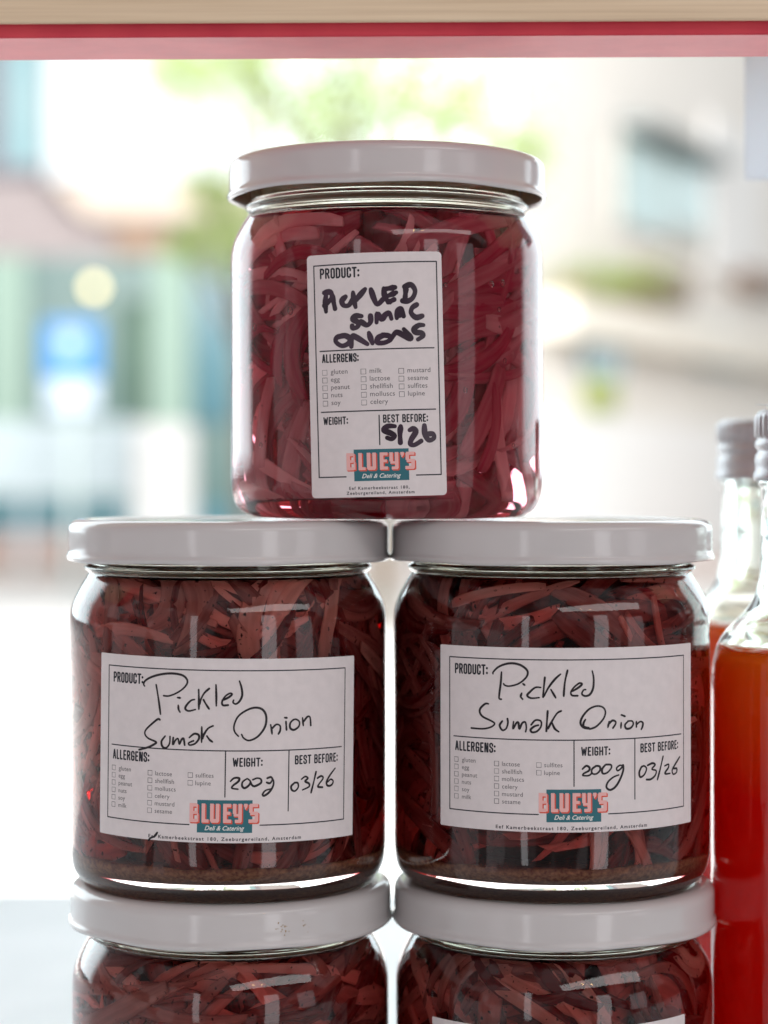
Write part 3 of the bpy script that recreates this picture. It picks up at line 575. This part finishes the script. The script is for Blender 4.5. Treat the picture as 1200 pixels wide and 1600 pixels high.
def make_bottle(label, loc, torn):
    b = thing('sauce_bottle', label, 'bottle', loc, 'sauce bottles beside the jars')
    out = [(0,2),(15,1.5),(20,.3),(22.5,0),(24.6,1.2),(25.7,3.5),(26,7),(26,50),(26,110),(26,148),(25.9,152),(25.4,157),(24.2,161.2),(22.0,164.6),(19.2,167.6),(16.4,170.6),(14.4,174),(13.2,178.5),(12.7,184),(12.6,190),(12.6,203.5),(13.4,204.5),(13.4,206),(12.2,207),(12.2,221),(10,221.5),(9.2,220)]
    inn = [(9.2,190),(9.5,182),(10.6,176),(13.2,171.4),(16.8,167.6),(19.6,164.4),(22.6,161.2),(23.3,159.8),(22,159),(0,159)]
    low = lambda q: [(x, y-.8 if y > 100 else y) for x, y in q]     # the whole top of the bottle sits 0.8 mm lower
    out = low(out); inn = low(inn)
    v, f = lathe(out[:8]+fine(out[7:20], 3)[1:]+out[20:]+fine(inn[:7], 2)+inn[7:], 96); mobj('glass_body', v, f, BOTTLE_GLASS, b, True)
    v, f = lathe(low([(0,5),(20,5),(23,7),(25.75,10),(25.75,148),(25.5,152),(24.9,156.6),(23.6,158.5),(22,158.9),(0,158.9)]), 64); mobj('sauce', v, f, SAUCE, b, True)
    def knurl(r, z, a):
        if 217.2 < z < 222.9 and r > 12: r -= .55*(.5+.5*math.cos(36*a))**2
        return r, z
    cp = [(12.8,205.4),(14.5,205.4),(14.7,206.6),(14.5,207.6),(14.1,208.3),(14.1,209.4),(14.3,211),(14.1,212.4),(13.5,213.2),(13.5,213.8),(14.15,214.6),(14.3,215.4),(14.0,216.3),(13.5,216.9),(14.2,217.3),(14.5,217.8),(14.5,222.2),(14.2,223.2),(13.4,224.2),(12,224.7),(0,224.8),(0,223.6),(12.8,223.4),(12.8,205.4)]
    v, f = lathe(cp, 216, knurl); v = [(x, y, z-.0008) for x, y, z in v]; mobj('screw_cap', v, f, CAP, b, True)
    if torn:
        mobj('torn_seal', [(-.0146,-.002,.2252),(-.006,-.005,.2247),(-.004,-.001,.22495),(-.005,.004,.22475),(-.0146,-.002,.22535),(-.006,-.005,.2249),(-.004,-.001,.22515),(-.005,.004,.22495)], [(3,2,1,0),(4,5,6,7),(0,1,5,4),(1,2,6,5),(2,3,7,6),(3,0,4,7)], FOIL, b)
    return b
make_bottle('red chilli sauce bottle nearest the jars, a torn seal on its cap', (.1152, .002, .0001), True)
make_bottle('second sauce bottle, standing out of focus behind the first bottle', (.1208, .108, .0001), False)

# ------------------------------------------------------------------ the street outside
GZ = -1.0
def X(u, D): return (u-600)/FPX*D
def Z(v, D): return EYE+(742-v)/FPX*D
def pbox(mb, u0, v0, u1, v1, D, th):
    """box on a facade D metres from the lens; th < 0 stands proud of it"""
    y0, y1 = sorted((D-.6, D-.6+th)); return mb.box(X(u0, D), X(u1, D), y0, y1, Z(v1, D), Z(v0, D))
def mat(name, col, c2=None, sc_=2, rough=.7):
    m = principled(name, col, rough, .3)
    if c2: vary(m, c2, sc_, .3, .7)
    return m
ASPHALT = mat('pale_asphalt', (.46, .45, .44), (.40, .39, .38), 1.5)
PAVE = mat('pavers', (.44, .36, .33), (.38, .31, .28), 3)
o = MB().box(-80, 80, .5, 130, GZ-.3, GZ).build('road', ASPHALT); o['kind'] = 'structure'
o = MB().box(-80, 80, 25.5, 29.4, GZ, GZ+.12).build('pavement', PAVE); o['kind'] = 'structure'

WHITE = mat('white_cladding', (.60, .64, .66)); PEACH = mat('warm_lit_soffit', (.64, .54, .46)); BRICK = mat('mauve_brick', (.36, .31, .31), (.32, .28, .28), 6)  # peach stands in for warm light on the balcony underside
TERRA = mat('terracotta_brick', (.34, .24, .18)); TEALG = mat('teal_glazing', (.09, .165, .16), (.15, .215, .20), .7, .3); TEALD = mat('deep_teal_glazing', (.075, .17, .21), (.10, .22, .26), .9, .15)
UPG = mat('upper_window_glazing', (.10, .25, .29), (.24, .36, .38), .5, .3); FRAME = mat('grey_window_frame', (.19, .18, .21)); MINT = mat('mint_column_paint', (.29, .40, .34)); OLIVE = mat('dark_green_curtain', (.06, .105, .08), (.12, .2, .15), .8)
PLINTH = mat('pink_stone', (.52, .41, .38))
D = 30
ob = thing('corner_building', 'modern building across the street with a teal shopfront and white upper floor', 'building', (0, 0, 0))
b = MB(); pbox(b, -700, -700, 400, 402, D+.25, 4).build('wall', BRICK, ob)
b = MB(); pbox(b, 84, -700, 402, 290, D+.2, -.6); b.build('upper_cladding', WHITE, ob)
b = MB(); b.add([(X(u, D), D-.6+y, Z(v, D)) for u, v, y in ((92,290.5,-.35),(402,290.5,-.35),(402,345,-.3),(140,345,-.3),(92,290.5,.2),(402,290.5,.2),(402,345,.2),(140,345,.2))], [(0,3,2,1),(4,5,6,7),(0,1,5,4),(1,2,6,5),(2,3,7,6),(3,0,4,7)]); b.build('balcony_soffit', PEACH, ob)
b = MB(); pbox(b, 182, 346, 256, 401, D+.2, -.15).build('brick_panel', TERRA, ob)
b = MB()
for u0, u1 in ((-60, 4), (74, 83)): pbox(b, u0, -300, u1, 276, D+.2, -.12)
pbox(b, 4, 262, 74, 276, D+.2, -.12); wf = b.build('upper_window', FRAME, ob)
b = MB(); pbox(b, 4, -300, 74, 262, D+.2, -.03); b.build('pane', UPG, wf)
b = MB(); pbox(b, -700, 402, 402, 790, D+.15, .2); sf = b.build('shopfront_glazing', TEALG, ob)
for u0, u1 in ((-20, 44), (236, 296)):
    b = MB(); pbox(b, u0, 402, u1, 760, D+.1, -.12); b.build('column', MINT, ob)
b = MB(); pbox(b, 190, 470, 234, 650, D+.12, -.04); b.build('curtain', OLIVE, ob)
b = MB(); pbox(b, 304, 440, 362, 660, D+.12, -.04); b.build('door_glazing', TEALD, ob)
b = MB(); pbox(b, -700, 788, 402, 832, D+.12, -.1); b.build('base_panel', TEALD, ob)
b = MB(); pbox(b, -700, 832, 402, 880, D+.12, -.25); b.build('plinth', PLINTH, ob)
b = MB(); pbox(b, -700, 880.5, 402, 902, D+.12, .3); b.build('footing', PLINTH, ob)

LAMPM = bpy.data.materials.new('warm_lamp'); LAMPM.use_nodes = True
pb = LAMPM.node_tree.nodes['Principled BSDF']; pb.inputs['Base Color'].default_value = (.9, .8, .5, 1); pb.inputs['Emission Color'].default_value = (1, .78, .36, 1); pb.inputs['Emission Strength'].default_value = 4.2
DK = mat('dark_metal', (.08, .08, .08))
wl = thing('wall_lamp', 'small glowing yellow lamp above the shopfront of the corner building', 'lamp', (X(133, 29), 29-.6+.9, Z(440, 29)))
MB().ball((0, 0, 0), .085, 16, 10).build('globe', LAMPM, wl, True)
MB().tube((0, .08, 0), (0, .16, 0), .03).build('bracket', DK, wl)

# blue road sign with its second plate
BLUE = mat('sign_blue', (.05, .19, .42)); SW = mat('sign_white', (.42, .48, .56)); POLE = mat('galvanised_pole', (.36, .42, .42))
Ds = 22.; sg = thing('road_sign', 'blue square road sign with white symbol and a white plate on a pale pole', 'road sign', (X(114, Ds), Ds-.6, GZ))
zz = lambda v: Z(v, Ds)-GZ
MB().tube((0, 0, 0), (0, 0, zz(500)), .055).build('pole', POLE, sg, True)
k = Ds/FPX
pl = mobj('blue_plate', *bevel_box(-44*k, 44*k, -.085, -.06, zz(592), zz(503), .01), BLUE, sg)
m = MB(); m.tube((-2*k, -.087, zz(536)), (-2*k, -.092, zz(536)), 17*k, n=24); m.build('white_symbol', SW, pl)
mobj('white_plate', *bevel_box(-40*k, 40*k, -.085, -.06, zz(642), zz(594), .01), SW, sg)

# white slatted railing and the cabinet next to it
RAIL = mat('white_railing', (.40, .46, .49)); Dr = 25.
fr = thing('slatted_railing', 'long white railing of horizontal slats in front of the shopfront', 'railing', (0, Dr-.6, GZ+.12))
m = MB(); h = lambda v: Z(v, Dr)-GZ-.12
for v in range(658, 770, 13): m.box(X(-900, Dr), X(214, Dr), -.02, .02, h(v+11), h(v))
m.build('slats', RAIL, fr)
for u in (-760, -560, -360, -160, 40, 200): MB().box(X(u, Dr)-.03, X(u, Dr)+.03, .021, .08, 0, h(658)).build('post', RAIL, fr)
m = bevel_box(X(216, Dr), X(308, Dr), Dr-1.1, Dr-.7, 0, Z(662, Dr)-GZ-.12, .09)
cb = thing('street_cabinet', 'white rounded utility cabinet at the end of the slatted railing', 'cabinet', (0, 0, GZ+.12))
mobj('housing', m[0], m[1], mat('cabinet_white', (.58, .58, .57)), cb, True)
mobj('door', *bevel_box(X(224, Dr), X(300, Dr), Dr-1.112, Dr-1.101, .12, Z(676, Dr)-GZ-.12, .005), mat('cabinet_door', (.55, .55, .54)), cb)

# oblique apartment block on the right of the view
CREAMR = mat('cream_render', (.80, .76, .71), (.75, .71, .65), 1); BAND = mat('cream_balcony', (.78, .73, .64)); BRN = mat('brown_brick', (.26, .18, .14)); GLZ = mat('pale_glazing', (.20, .31, .30), (.30, .40, .38), .8, .3); WHT = mat('white_wall', (.80, .79, .77)); LIME = mat('lime_poster', (.36, .42, .12))
A = Vector((X(770, 24), 24-.6)); Bv = Vector((X(1320, 40), 40-.6)); dirv = (Bv-A).normalized(); nrm = Vector((dirv.y, -dirv.x))
if nrm.y > 0: nrm = -nrm
def hit(u):   # distance along the facade seen in column u
    a = (u-600)/FPX     # x = a*(y+.6)
    # A + t d : (Ax+t dx) = a (Ay+.6+t dy)
    return (a*(A.y+.6)-A.x)/(dirv.x-a*dirv.y)
def fbox(mb, u0, u1, va, vb, out, th, slope=True):
    """box on the oblique facade; heights are read in column u0"""
    t0, t1 = hit(u0), hit(u1); p = A+dirv*t0; dd = p.y+.6; z1, z0 = Z(va, dd), Z(vb, dd)
    q = []
    for t, o_ in ((t0, out), (t1, out), (t1, out-th), (t0, out-th)):
        w = A+dirv*t+nrm*o_; q.append((w.x, w.y))
    v = [(x, y, z0) for x, y in q]+[(x, y, z1) for x, y in q]
    return mb.add(v, [(0,3,2,1),(4,5,6,7),(0,1,5,4),(1,2,6,5),(2,3,7,6),(3,0,4,7)])
ap = thing('apartment_block', 'pale apartment block seen at an angle, with cream balcony band and brown brick', 'building', (0, 0, 0))
q0 = A+dirv*hit(800); q1 = A+dirv*hit(1500); pts = [q0, q1, q1+Vector((1.5, 6)), q0+Vector((.6, 6))]; zt = Z(-260, q0.y+.6)
MB().add([(q.x, q.y, GZ) for q in pts]+[(q.x, q.y, zt) for q in pts], [(0,3,2,1),(4,5,6,7),(0,1,5,4),(1,2,6,5),(2,3,7,6),(3,0,4,7)]).build('wall', CREAMR, ap)
b = MB(); fbox(b, 956, 1100, 205, 352, .08, .1); wf = b.build('window', mat('pale_frame', (.5, .5, .46)), ap)
b = MB(); fbox(b, 964, 1030, 214, 346, .1, .02); fbox(b, 1036, 1094, 214, 346, .1, .02); b.build('pane', GLZ, wf)
b = MB(); fbox(b, 962, 1095, 186, 204, .45, .44); b.build('awning', mat('dark_awning', (.22, .25, .25)), ap)
b = MB(); fbox(b, 830, 1500, 462, 522, .5, .49); b.build('balcony_band', BAND, ap)
b = MB(); fbox(b, 984, 1052, 414, 461, .3, .28); b.build('brick_panel', BRN, ap)
b = MB(); fbox(b, 1142, 1200, 418, 450, .3, .28); b.build('brick_panel', BRN, ap)
b = MB(); fbox(b, 1098, 1180, 180, 420, .12, .1); b.build('white_bay', WHT, ap)
b = MB(); fbox(b, 906, 966, 522, 585, .06, .05); b.build('dark_window', TEALD, ap)
b = MB(); fbox(b, 912, 952, 586, 642, .1, .09); b.build('lime_panel', LIME, ap)
b = MB(); fbox(b, 1082, 1160, 500, 575, .06, .05); b.build('window', mat('greyed_glazing', (.28, .34, .34), rough=.2), ap)
b = MB(); fbox(b, 800, 1500, 650, 906, .55, .5); b.build('ground_floor_wall', WHT, ap)

# ------------------------------------------------------------------ trees and balcony plants
def make_leaf(name, c1, c2):
    m = bpy.data.materials.new(name); m.use_nodes = True; n = m.node_tree; n.nodes.clear(); L = n.links.new
    o = n.nodes.new('ShaderNodeOutputMaterial'); d = n.nodes.new('ShaderNodeBsdfDiffuse'); t = n.nodes.new('ShaderNodeBsdfTranslucent'); ms = n.nodes.new('ShaderNodeMixShader'); ms.inputs[0].default_value = .5
    tc_ = n.nodes.new('ShaderNodeTexCoord'); nz = n.nodes.new('ShaderNodeTexNoise'); nz.inputs['Scale'].default_value = 1.6; k = n.nodes.new('ShaderNodeMix'); k.data_type = 'RGBA'
    k.inputs['A'].default_value = (*c1, 1); k.inputs['B'].default_value = (*c2, 1)
    L(tc_.outputs['Object'], nz.inputs['Vector']); L(nz.outputs['Fac'], k.inputs['Factor']); L(k.outputs['Result'], d.inputs['Color']); L(k.outputs['Result'], t.inputs['Color']); L(d.outputs[0], ms.inputs[1]); L(t.outputs[0], ms.inputs[2]); L(ms.outputs[0], o.inputs['Surface']); return m
LEAF = make_leaf('tree_leaf', (.30, .40, .15), (.46, .52, .26)); BARK = mat('bark', (.10, .08, .06))
def leaves(name, parent, clumps, per, size, seed, mt):
    rnd = random.Random(seed); v = []; f = []
    for c, r in clumps:
        for i in range(per):
            p = Vector((rnd.gauss(0, .5), rnd.gauss(0, .5), rnd.gauss(0, .42)))*r+Vector(c)
            a = Vector((rnd.gauss(0, 1), rnd.gauss(0, 1), rnd.gauss(0, .6))).normalized(); bq = a.orthogonal().normalized(); s = size*rnd.uniform(.6, 1.3); n = len(v)
            v += [p-a*s, p+bq*s*.45, p+a*s, p-bq*s*.45]; f.append((n, n+1, n+2, n+3))
    return mobj(name, v, f, mt, parent)
def tree(label, D, trunk_u, clump_px, per, size, seed):
    t = thing('street_tree', label, 'tree', (X(trunk_u, D), D-.6, GZ), 'street trees outside the window'); ox, oy = t.location.x, t.location.y
    rnd = random.Random(seed); cl = [((X(u, D)-ox, rnd.uniform(-.5, .5), Z(v, D)-GZ), r*D/FPX) for u, v, r in clump_px]
    b = MB(); top_ = min(c[0][2] for c in cl)
    b.tube((0, 0, 0), (0, 0, top_*.75), .09, .07, 10)
    for c, r in cl: b.tube((0, 0, top_*.7), c, .05, .015, 7)
    b.build('trunk', BARK, t); leaves('crown', t, cl, per, size, seed, LEAF); return t
tree('airy pale green tree in the middle of the street view, behind the top jar', 17, 600, [(420,130,95),(530,80,110),(500,200,90),(640,60,120),(740,120,95),(590,150,100),(690,200,80),(370,60,80),(470,-60,150),(650,-90,160),(800,230,80),(300,120,70)], 230, .07, 5)
tree('young green tree by the corner building, its crown beside the top jar', 21, 385, [(352,350,55),(330,300,40),(385,390,70),(420,330,70),(300,395,28)], 200, .07, 9)
pp = thing('balcony_plants', 'leafy green plants growing along the cream balcony band', 'plants', (0, 0, 0))
cl = []
for u in range(842, 985, 14):
    w = A+dirv*hit(u)+nrm*.35; cl.append(((w.x, w.y, Z(440-8*math.sin(u*.13), w.y+.6)), .30))
leaves('foliage', pp, cl, 30, .08, 31, make_leaf('plant_leaf', (.30, .40, .13), (.45, .52, .22)))
m = MB(); t0, t1 = hit(838), hit(990); p0 = A+dirv*t0+nrm*.35; p1 = A+dirv*t1+nrm*.35
m.tube((p0.x, p0.y, Z(461, p0.y+.6)+.06), (p1.x, p1.y, Z(461, p0.y+.6)+.06), .1); m.build('planter', mat('planter', (.3, .2, .14)), pp)
